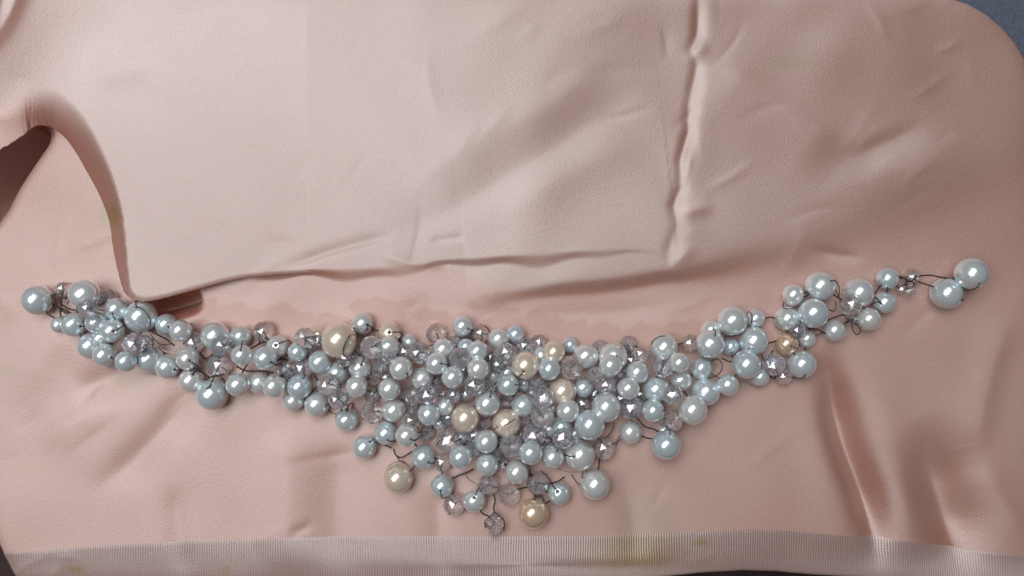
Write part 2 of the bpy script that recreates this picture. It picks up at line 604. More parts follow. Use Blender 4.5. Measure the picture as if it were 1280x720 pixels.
TABLE_Z = -100.0
step = 2.0
gx = np.arange(-230, 1416, step)
gy = np.arange(-130, 846, step)
GX, GY = np.meshgrid(gx, gy)
e, bfx, bfy = border_dist(GX, GY)
CZ = lower_cloth(GX, GY)
mk = e < 0
bX, bY, CZ = drape_edge(GX, GY, CZ, e, bfx, bfy)
CX, CY = np.where(mk, bX, GX), np.where(mk, bY, GY)

# yellow stains, and dark scalloped patches along the necklace
YELLOW = [(134, 270, 9, 12, 1.0), (152, 272, 9, 11, 1.0), (797, 690, 36, 24, .62), (830, 688, 14, 18, .35), (877, 680, 9, 5, .55),
          (95, 712, 13, 5, .6), (155, 476, 18, 9, .30), (992, 76, 18, 9, .42), (8, 462, 9, 4, .35),
          (282, 712, 8, 6, .35), (735, 560, 30, 40, .10), (802, 650, 34, 30, .40), (40, 585, 16, 8, .12)]
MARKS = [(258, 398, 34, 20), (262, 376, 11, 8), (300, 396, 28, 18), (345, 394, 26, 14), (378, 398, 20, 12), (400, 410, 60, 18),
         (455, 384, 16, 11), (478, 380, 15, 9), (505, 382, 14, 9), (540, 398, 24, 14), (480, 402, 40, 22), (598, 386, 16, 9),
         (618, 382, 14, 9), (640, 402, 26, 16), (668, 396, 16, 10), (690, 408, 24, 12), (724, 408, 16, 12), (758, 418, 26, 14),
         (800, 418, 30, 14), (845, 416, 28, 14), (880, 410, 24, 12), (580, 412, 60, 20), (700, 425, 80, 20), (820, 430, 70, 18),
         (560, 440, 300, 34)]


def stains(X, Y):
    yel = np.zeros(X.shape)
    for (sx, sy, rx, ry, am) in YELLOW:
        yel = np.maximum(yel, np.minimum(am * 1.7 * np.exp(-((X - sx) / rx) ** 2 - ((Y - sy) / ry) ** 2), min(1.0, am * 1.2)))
    scal = np.zeros(X.shape)
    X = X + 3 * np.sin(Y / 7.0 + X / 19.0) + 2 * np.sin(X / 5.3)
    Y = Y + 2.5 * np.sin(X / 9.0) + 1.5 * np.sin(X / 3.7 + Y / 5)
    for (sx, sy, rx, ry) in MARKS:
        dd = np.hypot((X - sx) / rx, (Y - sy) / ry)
        scal = np.maximum(scal, np.clip((1.10 - dd) / 0.3, 0, 1))
    return yel, scal * np.clip((Y - 366) / 8, 0, 1)


yellow, water = stains(CX, CY)  # second array: dark pinkish scallops above the beads


def upper_grey(X, Y):
    d1 = poly_dist(X, Y, EDGE)[0]
    d2 = poly_dist(X, Y, STEP2)[0]
    # grey tone sits above the fold line and weakens towards the right
    k = sstep((X - 520) / 160)
    up = d1 * (1 - k) + d2 * k
    return np.clip(up / 5 + 0.5, 0, 1) * np.interp(X, [-300, 500, 950, 1500], [0.40, 0.40, 0.25, 0.2])


gside = upper_grey(CX, CY) * sstep((CX - 290) / 70)
keep = (e[:-1, :-1] > -108) & (e[1:, 1:] > -108) & (e[:-1, 1:] > -108) & (e[1:, :-1] > -108)
P = np.stack([(CX - 640) * S, (360 - CY) * S, CZ * S], -1)
satin = grid_obj('satin_cloth', P, keep, M_SATIN, None, {'yellow_stain': yellow, 'dark_scallops': water, 'upper_grey': gside})
satin['label'] = 'creased peach satin cloth with dark scalloped marks and folded upper half under the necklace'
satin['category'] = 'cloth'

# the turned-over upper layer on the left
ux, uy = np.meshgrid(np.arange(-230, 446, 2.0), np.arange(-84, 420, 2.0))
e2, f2x, f2y = border_dist(ux, uy)
UX, UY, UZ, past = upper_cloth(ux, uy)
dX, dY, dZ = drape_edge(ux, uy, UZ, e2, f2x, f2y)
near_top = (e2 < 0) & (uy < 40)
UX, UY, UZ = np.where(near_top, dX, UX), np.where(near_top, dY, UY), np.where(uy < 60, dZ, UZ)
ok = (past < 1) & ((e2 > -62) | (uy > 40))
keep = ok[:-1, :-1] & ok[1:, 1:] & ok[:-1, 1:] & ok[1:, :-1]
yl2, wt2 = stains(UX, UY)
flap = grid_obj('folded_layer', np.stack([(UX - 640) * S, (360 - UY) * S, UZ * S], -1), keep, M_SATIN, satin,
                {'yellow_stain': yl2, 'dark_scallops': wt2 * 0,
                 'upper_grey': 0.40 * np.clip(poly_dist(ux, uy, EDGE)[0] / 8 + 1, 0, 1)})
flap['label'] = 'turned-over upper layer with a rolled left edge'

# woven selvedge band along the lower edge
hx = np.arange(-30, 1322, 2.0)
hv = np.linspace(0, 1, 36)
HX, HV = np.meshgrid(hx, hv)
top = np.interp(HX, [-30, 25, 120, 200, 300, 360, 480, 600, 720, 850, 900, 940, 1000, 1060, 1110, 1160, 1220, 1320],
                [694, 690, 682, 677.5, 673, 670.5, 669.5, 670, 670.5, 667, 664, 662.5, 666, 672, 676, 683, 694, 700])
HY = top + HV * (752 - top)
he, hfx, hfy = border_dist(HX, HY)
hz = soft(HX, HY) + 0.45 * sstep(HV / 0.05) - 0.1
X2, Y2, Z2 = drape_edge(HX, HY, hz, he, hfx, hfy, 5.6)
X2, Y2 = np.where(he < 0, X2, HX), np.where(he < 0, Y2, HY)
hy_yel = np.zeros(HX.shape)
for (sx, sy, rx, ry, am) in [(795, 692, 46, 24, .72), (830, 688, 14, 18, .35), (877, 680, 9, 5, .6), (95, 712, 13, 5, .7),
                             (282, 712, 8, 6, .4)]:
    hy_yel = np.maximum(hy_yel, 1.35 * am * np.exp(-((X2 - sx) / rx) ** 2 - ((Y2 - sy) / ry) ** 2))
keep = (he[:-1, :-1] > -22) & (he[1:, 1:] > -22) & (he[:-1, 1:] > -22) & (he[1:, :-1] > -22)
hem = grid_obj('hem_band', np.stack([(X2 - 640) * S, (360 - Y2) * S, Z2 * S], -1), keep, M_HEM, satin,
               {'yellow_stain': hy_yel, 'dark_scallops': np.zeros(HX.shape)})
hem['label'] = 'ribbed silvery selvedge band along the lower edge'

# dark table and the blue cloth beyond the far corner
tb = mesh_obj('table', [W(-2600, 2200, TABLE_Z), W(3900, 2200, TABLE_Z), W(3900, -1600, TABLE_Z), W(-2600, -1600, TABLE_Z)],
              [(0, 1, 2, 3)], M_TABLE)
tb['kind'] = 'structure'
bx = np.arange(-300, 2301, 20.0)
by = np.arange(-900, 421, 20.0)
BX, BY = np.meshgrid(bx, by)
BZ = TABLE_Z + 3.0 + 1.2 * np.sin(BX / 90 + np.sin(BY / 70)) + 1.0 * np.sin(BY / 60 + 1.4 * np.sin(BX / 130))
blue = grid_obj('blue_fabric', np.stack([(BX - 640) * S, (360 - BY) * S, BZ * S], -1),
                np.ones((len(by) - 1, len(bx) - 1), bool), M_BLUE)
blue['label'] = 'slate blue woven fabric showing past the rounded top right corner of the satin'
blue['category'] = 'fabric'

# ------------------------------------------------------------------ bead meshes
def pearl_mesh(name, seed, mat, seg=36, rings=22):
    """unit sphere with a drilled hole along local Z"""
    rr = random.Random(seed)
    hole = 0.105
    prof = [(hole * 0.9, -0.45), (hole * 0.9, -0.9)]
    q0 = math.asin(hole * 1.25)
    for i in range(rings + 1):
        q = q0 + (math.pi - 2 * q0) * i / rings
        prof.append((math.sin(q), -math.cos(q)))
    prof += [(hole * 0.9, 0.9), (hole * 0.9, 0.45)]
    ofs = Vector((rr.uniform(-9, 9), rr.uniform(-9, 9), rr.uniform(-9, 9)))
    V, F = [], []
    for r, z in prof:
        for k in range(seg):
            a = 2 * math.pi * k / seg
            v = Vector((r * math.cos(a), r * math.sin(a), z))
            if r > 0.2:
                v *= 1 + 0.018 * mnoise.noise(v * 1.3 + ofs)
            V.append(tuple(v))
    for i in range(len(prof) - 1):
        for k in range(seg):
            k2 = (k + 1) % seg
            F.append((i * seg + k, i * seg + k2, (i + 1) * seg + k2, (i + 1) * seg + k))
    F.append(tuple(range(seg - 1, -1, -1)))
    n = (len(prof) - 1) * seg
    F.append(tuple(n + k for k in range(seg)))
    me = bpy.data.meshes.new(name)
    me.from_pydata(V, [], F)
    me.materials.append(mat)
    me.polygons.foreach_set('use_smooth', [True] * len(me.polygons))
    me.update()
    return me


def crystal_mesh(name, mat, n=9, oblate=0.92, bicone=False):
    """faceted bead, local Z is the wire hole"""
    if bicone:
        rings = [(0.16, 1.0, 0), (0.62, 0.42, 0.5), (0.96, 0.05, 0), (0.96, -0.05, 0), (0.62, -0.45, 0.5), (0.16, -1.0, 0)]
    else:
        h = oblate
        rings = [(0.30, h, 0), (0.72, h * 0.72, 0.5), (0.97, h * 0.25, 0), (0.97, -h * 0.25, 0.5),
                 (0.72, -h * 0.72, 0), (0.30, -h, 0.5)]
    V, F = [], []
    for r, z, s in rings:
        for k in range(n):
            a = 2 * math.pi * (k + s) / n
            V.append((r * math.cos(a), r * math.sin(a), z))
    for i in range(len(rings) - 1):
        s0, s1 = rings[i][2], rings[i + 1][2]
        for k in range(n):
            k2 = (k + 1) % n
            A, B = i * n + k, i * n + k2
            if s1 > s0:
                c0, c1 = (i + 1) * n + k, (i + 1) * n + k2
                F += [(A, c0, B), (B, c0, c1)]
            elif s1 < s0:
                c0, c1 = (i + 1) * n + k, (i + 1) * n + k2
                F += [(A, c0, c1), (A, c1, B)]
            else:
                F += [(A, (i + 1) * n + k, (i + 1) * n + k2, B)]
    F.append(tuple(range(n)))
    m0 = (len(rings) - 1) * n
    F.append(tuple(m0 + k for k in range(n - 1, -1, -1)))
    me = bpy.data.meshes.new(name)
    me.from_pydata(V, [], F)
    me.materials.append(mat)
    me.update()
    import bmesh
    bm = bmesh.new()
    bm.from_mesh(me)
    bmesh.ops.recalc_face_normals(bm, faces=bm.faces)
    bm.to_mesh(me)
    bm.free()
    return me


MESH = {
    'P': [pearl_mesh('pearl', s, M_PEARL) for s in (1, 2, 3)],
    'G': [pearl_mesh('champagne_pearl', s, M_GOLD) for s in (4, 5)],
    'B': [pearl_mesh('bronze_pearl', 6, M_BRONZE)],
    'C': [crystal_mesh('clear_crystal', M_CLEAR, 10), crystal_mesh('clear_crystal', M_CLEAR, 9, 0.98)],
    'S': [crystal_mesh('smoky_crystal', M_SMOKE, 10), crystal_mesh('smoky_crystal', M_SMOKE, 9, 0.95)],
    'A': [crystal_mesh('rainbow_crystal', M_AB, 10), crystal_mesh('rainbow_crystal', M_AB, 9, 0.95)],
    'D': [crystal_mesh('drop_crystal', M_CLEAR, 8, bicone=True)],
}

# kind, x, y, radius, layer, (hole seen at x, y)
BEADS = '''
P 46.8 375 18 1 63 371
C 79.3 361.8 9 0
P 105.5 368.2 18.5 1
S 109.4 385.7 11.5 2
C 134.7 372 10.5 0
P 145.4 386.7 14 1 141 392
P 73.5 406 9.5 0
P 92.5 405.7 14.5 1 100 408
P 120.5 403.2 13 1
P 140.5 413.5 14.5 2 142 414
P 113.3 432.4 15.5 0 116 421
P 126 423 12 0
P 130.8 444 13.5 1 139 447
P 138 450 11 0
P 157.2 451.8 12.7 1
A 167.5 430 13 2
S 181 430 10.5 1
P 176.2 396 19 2 171 384
P 207.8 405.5 13.2 1 211 409
P 225.5 413.3 13.3 2
C 233 411 8 0
P 186.7 449 17 0
P 209.3 458.4 14.5 1 218 462
P 234.4 448.2 14 2 237 451
P 239 475.5 14.5 1 241 468
P 265 493.3 18.7 2
S 273.3 456.7 13.5 2
S 242 427.8 12 1
P 269 420 17 0
S 276.7 432.2 12.2 2
P 300.7 421.1 13 1
P 302.2 443.8 13 2 301 437
P 297.3 480.7 14.5 1
C 329.3 414.4 12 0
P 346.7 433.3 13.5 0 345 431.5
P 331.5 447.3 14.5 1 339 453
P 324 478.4 13.2 0
P 342.2 482.9 14 1
P 350 478 12 0
S 357.8 462 11.5 1
S 378.9 460 12.5 1
P 374.4 483.3 14.4 2 379 473
P 366.7 501 13 0
P 396 505.5 15 1 408 507
P 371.8 439.6 11.5 1
S 381 422.2 12 2
A 397.5 425.5 7 1
G 398 419 9 0
P 399.6 452.5 14 2
G 423.8 425.5 21.5 2
G 431 413 12 0
P 453.3 404.9 12.8 2 459 406
G 486.7 416.7 14.5 0 487 415.5
P 485.6 433.3 13 1
S 464.4 434.4 13.5 2
A 430.7 449.3 9 3
P 421.1 466.7 13.8 1
P 450 459.5 13.8 2 452 455.5
S 476 456.7 9.5 2
S 486 445 9 1
S 504.4 440 10 0
S 410 480 13 2
P 445.5 483.3 13.5 2
A 423.3 498.2 12.3 2
P 433.3 524.4 14 2 433 513
S 464.4 493.3 9.5 1
P 501 460.4 14 2 509 467
P 486.7 486 13.3 2
C 465.5 515 13.5 1
P 492.2 512.7 14.4 2
P 482.2 541.5 14 2 485 550
S 516 494.4 12 1
A 534.4 492 13 2
P 527.6 472.8 13.7 1
P 536 517.8 13.8 2 531 506.5
C 513.5 527.5 11 0
C 545.5 416.7 11.7 1
P 578.2 407.8 13.3 2 585.5 411
C 601 416.7 11 1
P 623.3 423.3 13 2
P 644.4 417.8 11.7 1
P 554 436.7 13 1
S 524.4 441 13 0
P 545.5 454.4 13.8 2 552 454.5
S 574.4 447.8 12.7 2
P 596.7 439 12.7 1
P 597.8 461 13.8 2
S 631 442 13 2
A 622.2 457.8 9 1
S 656.7 433.3 11 1
P 566 471.5 13.3 2
S 593.3 480.4 13 3
S 582 492 10.5 1
A 566.7 494.4 9 1
P 556.5 507.8 10.5 0
G 581.5 522.9 16.8 2
P 609.3 504.4 15 3 613 495.5
P 635 481 13.5 2 644.5 481
P 634 465 10 0
S 633 500 9 0
P 654 506.7 14 2
A 607 527.8 9 2
G 633 529 17 1 621 534
A 533.3 541 9.5 1
G 656.7 456.7 17 3 654.5 464.5
G 692.2 440 13.8 1
P 676.7 444.4 10.5 0
P 686.7 461 13.3 2
C 714.4 459.5 14 2
P 732.2 445.5 15.5 1
P 766.7 446.5 17.3 0
P 763.3 456.7 13.8 2 771 445.5
S 744.4 468.4 9.3 2
P 729 484.4 12.2 1
G 703.3 489 17 2
S 672.2 483.3 12.5 1
S 679 497.8 13 2
S 678.2 521 13.8 3
A 757.8 481 13.5 0
P 710 513.3 14 2
S 727.8 505.5 10.5 0
P 757.8 509 18 2
P 737.2 531 18.2 3
P 702.2 533.3 12.5 1
P 796.7 465.5 13.5 2
C 800 444.4 10 1
P 830 434.4 17 1
S 827.8 459 12.5 2
P 849 453.3 12.3 2
C 862.2 429 10 0
P 887.8 430 17 2 894 419
P 888.5 413.4 13 0
P 785.5 485.5 13.5 2
P 851 475.5 13.5 2
P 820 487 16 1
S 840.4 493.3 11.5 2
P 876.7 460 13.5 1
P 882.2 490 17 1
P 866 512.7 18 2
A 789.3 509.5 13.3 2
P 816.7 513.3 13.8 2 829 514
C 840.4 525.5 12.5 1
P 787.8 540.4 13.8 2
P 832.9 556 17.8 2 838 542
C 755 560.5 13.2 1
P 829 538 8 0
P 915.5 401 17.3 2
P 944.4 398.2 11.5 1
P 942.2 426.2 17.5 2
P 913 433.3 10.5 1 914 441
P 933 455.5 17 3
P 950 471 11.5 0
A 967 455.5 13.3 2
C 979 470 10.5 1
P 910 481 13.3 2 901 473
P 1002.2 455.5 16.5 1 1006 469
B 982.7 430 13.8 2 989 433
A 997.8 412.2 8.5 3
P 1008.4 423.3 10.5 1
P 991.5 369 13.3 1
P 984 398.2 14.8 1
P 1025 357.8 17.8 2 1038 351
P 1016.7 391.5 18.2 2
P 1073.3 366 17.8 0
C 1063 381 12.5 2
S 1065.5 399 7 1
P 1042.7 413 13.3 1 1031.5 416
P 1086 399 14 1
P 1105.5 378.2 13.3 1 1099 377
P 1109.3 348.4 13.3 1
C 1139.5 346 9.5 0
C 1127 362 6.5 0
C 1138 363 6.5 1
P 1183.3 366.7 19 1 1199 375
P 1214.4 342.2 19 1 1223 355
P 455.5 559 14.4 1 462 552.5
P 508.2 544.4 13.8 2 514 549.5
G 497.8 597.8 17.7 1
P 529 571 15 2 536 578
C 553 577.8 11 1
P 552.7 607.3 14.4 1 551 614
C 567.8 630.5 13 0
C 560 551 13.5 1
P 575.5 571 14 2
P 607.8 551.8 13.8 2
P 609 581 13.8 1
S 637.8 556.7 12.7 2
A 666.7 544.4 13.8 1
P 663.3 566 14 2
P 691 571 13.8 2 697 563.5
P 646 590 14.4 1
S 610.7 605.5 12.2 2
C 636.7 617.8 13.3 1
A 672.2 604.4 13.5 1
P 592.7 625.5 14 2 593 622
D 618.4 655.5 14.2 1
B 666.7 641 18.8 1 669 624
P 699 616.7 14 1 697 614.5
P 725 569 18.4 2 716.5 571
A 703.8 547.8 12 2
P 743.8 605.5 18.4 1 729 598
A 591 561 10 0
'''

necklace = bpy.data.objects.new('necklace', None)
C.objects.link(necklace)
necklace['label'] = 'long bib necklace of pearly beads and faceted crystals on dark twisted wire'
necklace['category'] = 'necklace'

rows = []
for ln in BEADS.strip().splitlines():
    f = ln.split()
    v = [float(q) for q in f[1:]]
    rows.append(dict(k=f[0], px=v[0], py=v[1], pr=v[2], L=v[3], hole=(v[4], v[5]) if len(v) > 4 else None))
# beads half hidden deep in the bib
frnd = random.Random(21)
for _ in range(4000):
    x, y = frnd.uniform(385, 800), frnd.uniform(428, 606)
    if y > 600 - abs(x - 640) * 0.62:
        continue
    gapd = min(math.hypot(x - b['px'], y - b['py']) - b['pr'] for b in rows)
    if gapd > 2.6:
        rows.append(dict(k=frnd.choice('SSSCAP'), px=x, py=y, pr=frnd.uniform(8.5, 10.5), L=-1, hole=None))
order = sorted(range(len(rows)), key=lambda i: rows[i]['L'])
done = []
for i in order:
    b = rows[i]
    z = None
    zz = b['pr']
    for it in range(4):
        x, y = seen(b['px'], b['py'], zz)
        r = b['pr'] * (1 - zz / HC)
        fz = floor_z(x, y)
        zn = fz + r * (0.99 if b['k'] in 'PGB' else 0.9)
        for j in done:
            o = rows[j]
            dd = math.hypot(x - o['x'], y - o['y'])
            rr = (r + o['r']) * 0.98
            if dd < rr:
                zn = max(zn, min(o['z'] + math.sqrt(rr * rr - dd * dd), fz + 46))
        zz = zn
    x, y = seen(b['px'], b['py'], zz)
    b.update(x=x, y=y, z=zz, r=b['pr'] * (1 - zz / HC), fz=fz)
    done.append(i)

NAME = {'P': 'pearl', 'G': 'champagne_pearl', 'B': 'bronze_pearl', 'C': 'clear_crystal', 'S': 'smoky_crystal',
        'A': 'rainbow_crystal', 'D': 'drop_crystal'}
for b in rows:
    me = rnd.choice(MESH[b['k']])
    o = bpy.data.objects.new(NAME[b['k']], me)
    C.objects.link(o)
    o.parent = necklace
    o.location = W(b['x'], b['y'], b['z'])
    if b['hole']:
        hx_, hy_ = (b['hole'][0] - b['px']) / b['pr'], -(b['hole'][1] - b['py']) / b['pr']
        n2 = min(hx_ * hx_ + hy_ * hy_, 0.92)
        # direction towards the camera at this bead
        view = (Vector(cam_o.location) - o.location).normalized()
        ex = Vector((1, 0, 0)) - view * view.x
        ex.normalize()
        ey = view.cross(ex)
        ax = (ex * hx_ + ey * hy_ + view * math.sqrt(1 - n2)).normalized()
    else:
        q = rnd.uniform(0, 2 * math.pi)
        ax = Vector((math.cos(q), math.sin(q), rnd.uniform(-0.35, 0.1))).normalized()
        if b['k'] in 'CSA':
            ax = Vector((math.cos(q), math.sin(q), rnd.uniform(-0.9, 0.9))).normalized()
        if b['k'] == 'D':
            ax = Vector((0.05, 1, 0)).normalized()
    b['ax'] = ax
    roll = Matrix.Rotation(rnd.uniform(0, 6.28), 4, 'Z')
    rot = ax.to_track_quat('Z', 'Y').to_matrix().to_4x4() @ roll
    s = b['r'] * S
    if b['k'] in 'PGB':
        s *= 1.035
        e_ = rnd.uniform(0.97, 1.03)
        scl = Matrix.Diagonal((s * e_, s * e_, s * rnd.uniform(0.97, 1.02), 1))
    elif b['k'] == 'D':
        scl = Matrix.Diagonal((s * 0.98, s * 0.98, s * 1.15, 1))
    else:
        s *= 1.12
        scl = Matrix.Diagonal((s, s, s, 1))
    o.matrix_world = Matrix.Translation(o.location) @ rot @ scl

# ------------------------------------------------------------------ wires
def tube(pts, rad, V, F, sides=6):
    pts = [Vector(q) for q in pts]
    n = len(pts)
    base = len(V)
    up = Vector((0.13, 0.21, 0.97))
    for i, q in enumerate(pts):
        tg = (pts[min(i + 1, n - 1)] - pts[max(i - 1, 0)])
        if tg.length < 1e-9:
            tg = Vector((1, 0, 0))
        tg.normalize()
        s1 = up - tg * up.dot(tg)
        if s1.length < 1e-3:
            s1 = Vector((1, 0, 0)) - tg * tg.x
        s1.normalize()
        s2 = tg.cross(s1)
        up = s1
        for k in range(sides):
            a = 2 * math.pi * k / sides
            v = q + (s1 * math.cos(a) + s2 * math.sin(a)) * rad
            V.append((v.x, v.y, v.z))
    for i in range(n - 1):
        for k in range(sides):
            k2 = (k + 1) % sides
            F.append((base + i * sides + k, base + i * sides + k2, base + (i + 1) * sides + k2, base + (i + 1) * sides + k))
    F.append(tuple(base + k for k in range(sides - 1, -1, -1)))
    F.append(tuple(base + (n - 1) * sides + k for k in range(sides)))


def resample(P3, step):
    out = []
    P = [Vector(P3[0]) * 2 - Vector(P3[1])] + [Vector(q) for q in P3] + [Vector(P3[-1]) * 2 - Vector(P3[-2])]
    for i in range(1, len(P) - 2):
        p0, p1, p2, p3 = P[i - 1:i + 3]
        n = max(2, int((p2 - p1).length / step))
        for k in range(n):
            u = k / n
            out.append(0.5 * ((2 * p1) + (p2 - p0) * u + (2 * p0 - 5 * p1 + 4 * p2 - p3) * u * u
                              + (3 * p1 - p0 - 3 * p2 + p3) * u ** 3))
    out.append(P[-2])
    return out


def wire(units, twisted=True, mat=None, rad=0.75, name=None):
    """units: list of (x,y,z) in cloth units; y down"""
    pts = resample([Vector((q[0], -q[1], q[2])) for q in units], 1.3)
    V, F = [], []
    if twisted:
        ph = rnd.uniform(0, 6)
        pitch = rnd.uniform(6.0, 8.5)
        for s in (0, math.pi):
            run = 0
            hp = []
            for i, q in enumerate(pts):
                tg = pts[min(i + 1, len(pts) - 1)] - pts[max(i - 1, 0)]
                tg.normalize()
                s1 = Vector((0, 0, 1)) - tg * tg.z
                if s1.length < 0.05:
                    s1 = Vector((1, 0, 0)) - tg * tg.x
                s1.normalize()
                s2 = tg.cross(s1)
                if i:
                    run += (q - pts[i - 1]).length
                a = ph + s + 2 * math.pi * run / pitch
                hp.append(q + (s1 * math.cos(a) + s2 * math.sin(a)) * rad * 1.05)
            tube(hp, rad, V, F, 5)
    else:
        tube(pts, rad, V, F, 6)
    V = [((v[0] - 640) * S, (v[1] + 360) * S, v[2] * S) for v in V]
    return mesh_obj(name or ('twisted_wire' if twisted else 'wire'), V, F, mat or M_WIRE, necklace)


# spanning tree of twisted wire through all beads, plus extra ties
N = len(rows)
pos = np.array([(b['x'], b['y'], b['z']) for b in rows])
rad = np.array([b['r'] for b in rows])
D = np.hypot(pos[:, None, 0] - pos[None, :, 0], pos[:, None, 1] - pos[None, :, 1])
gap = D - rad[:, None] - rad[None, :]
gap = np.maximum(gap, -8) + 0.05 * D
intree = [0]
edges = []
left = set(range(1, N))
while left:
    best = min(((gap[i, j], i, j) for i in intree for j in left))
    edges.append((best[1], best[2]))
    intree.append(best[2])
    left.discard(best[2])
have = set(tuple(sorted(q)) for q in edges)
extra = []
for i in range(N):
    for j in np.argsort(gap[i])[1:5]:
        kx = tuple(sorted((i, int(j))))
        if kx not in have and D[i, j] < 46 and rnd.random() < 0.30:
            have.add(kx)
            extra.append(kx)


def low(i):
    b = rows[i]
    return b['fz'] + max(2.5, min(b['z'] - b['fz'] - 0.25 * b['r'], 12))


for n_, (i, j) in enumerate(edges + extra):
    A, B = pos[i], pos[j]
    za, zb = low(i), low(j)
    jx, jy = rnd.uniform(-4, 4), rnd.uniform(-4, 4)
    mid = ((A[0] + B[0]) / 2 + jx, (A[1] + B[1]) / 2 + jy, (za + zb) / 2 + rnd.uniform(0, 13))
    q1 = (A[0] * .75 + B[0] * .25 + rnd.uniform(-2, 2), A[1] * .75 + B[1] * .25 + rnd.uniform(-2, 2), (A[2] + za) / 2)
    q2 = (A[0] * .25 + B[0] * .75 + rnd.uniform(-2, 2), A[1] * .25 + B[1] * .75 + rnd.uniform(-2, 2), (B[2] + zb) / 2)
    wire([tuple(A), q1, mid, q2, tuple(B)], twisted=(n_ % 5 != 4), rad=0.6)

# wire that leaves a visible hole and lies along the bead down to the mesh
for i, b in enumerate(rows):
    if not b['hole'] or b['k'] == 'D':
        continue
    ctr = Vector((b['x'], -b['y'], b['z']))
    ax = b['ax']
    near = sorted((D[i, j], j) for j in range(N) if j != i)[:3]
    j = max(near, key=lambda q: (Vector((pos[q[1]][0] - b['x'], -(pos[q[1]][1] - b['y']), 0)).normalized()).dot(
        Vector((ax.x, ax.y, 0))))[1]
    to = Vector((pos[j][0] - b['x'], -(pos[j][1] - b['y']), 0))
    flat = Vector((ax.x, ax.y, 0))
    tdir = (to.normalized() * 0.5 + (flat.normalized() if flat.length > 0.1 else Vector((0, 0, 0))) * 0.8)
    tdir.z = -0.35
    tdir.normalize()
    pts = [ctr + ax * b['r'] * 0.7, ctr + ax * b['r'] * 1.03]
    for u in (0.3, 0.55, 0.8, 1.0):
        dv = (ax * (1 - u) + tdir * u).normalized()
        pts.append(ctr + dv * b['r'] * (1.07 if u < 1 else 1.15))
    nb = Vector((pos[j][0], -pos[j][1], low(j)))
    pts.append((pts[-1] * 0.5 + nb * 0.5) + Vector((rnd.uniform(-2, 2), rnd.uniform(-2, 2), -2)))
    pts.append(nb)
    wire([(q.x, -q.y, q.z) for q in pts], twisted=False, rad=0.62)


def topz(x, y, lift=1.2):
    """height of the bead surface (or cloth) seen at this picture position"""
    z = 3.0
    for b in rows:
        dx, dy = x - b['px'], y - b['py']
        d2 = dx * dx + dy * dy
        if d2 < b['pr'] ** 2:
            z = max(z, b['z'] + math.sqrt(b['pr'] ** 2 - d2) * 0.98)
    return z + lift


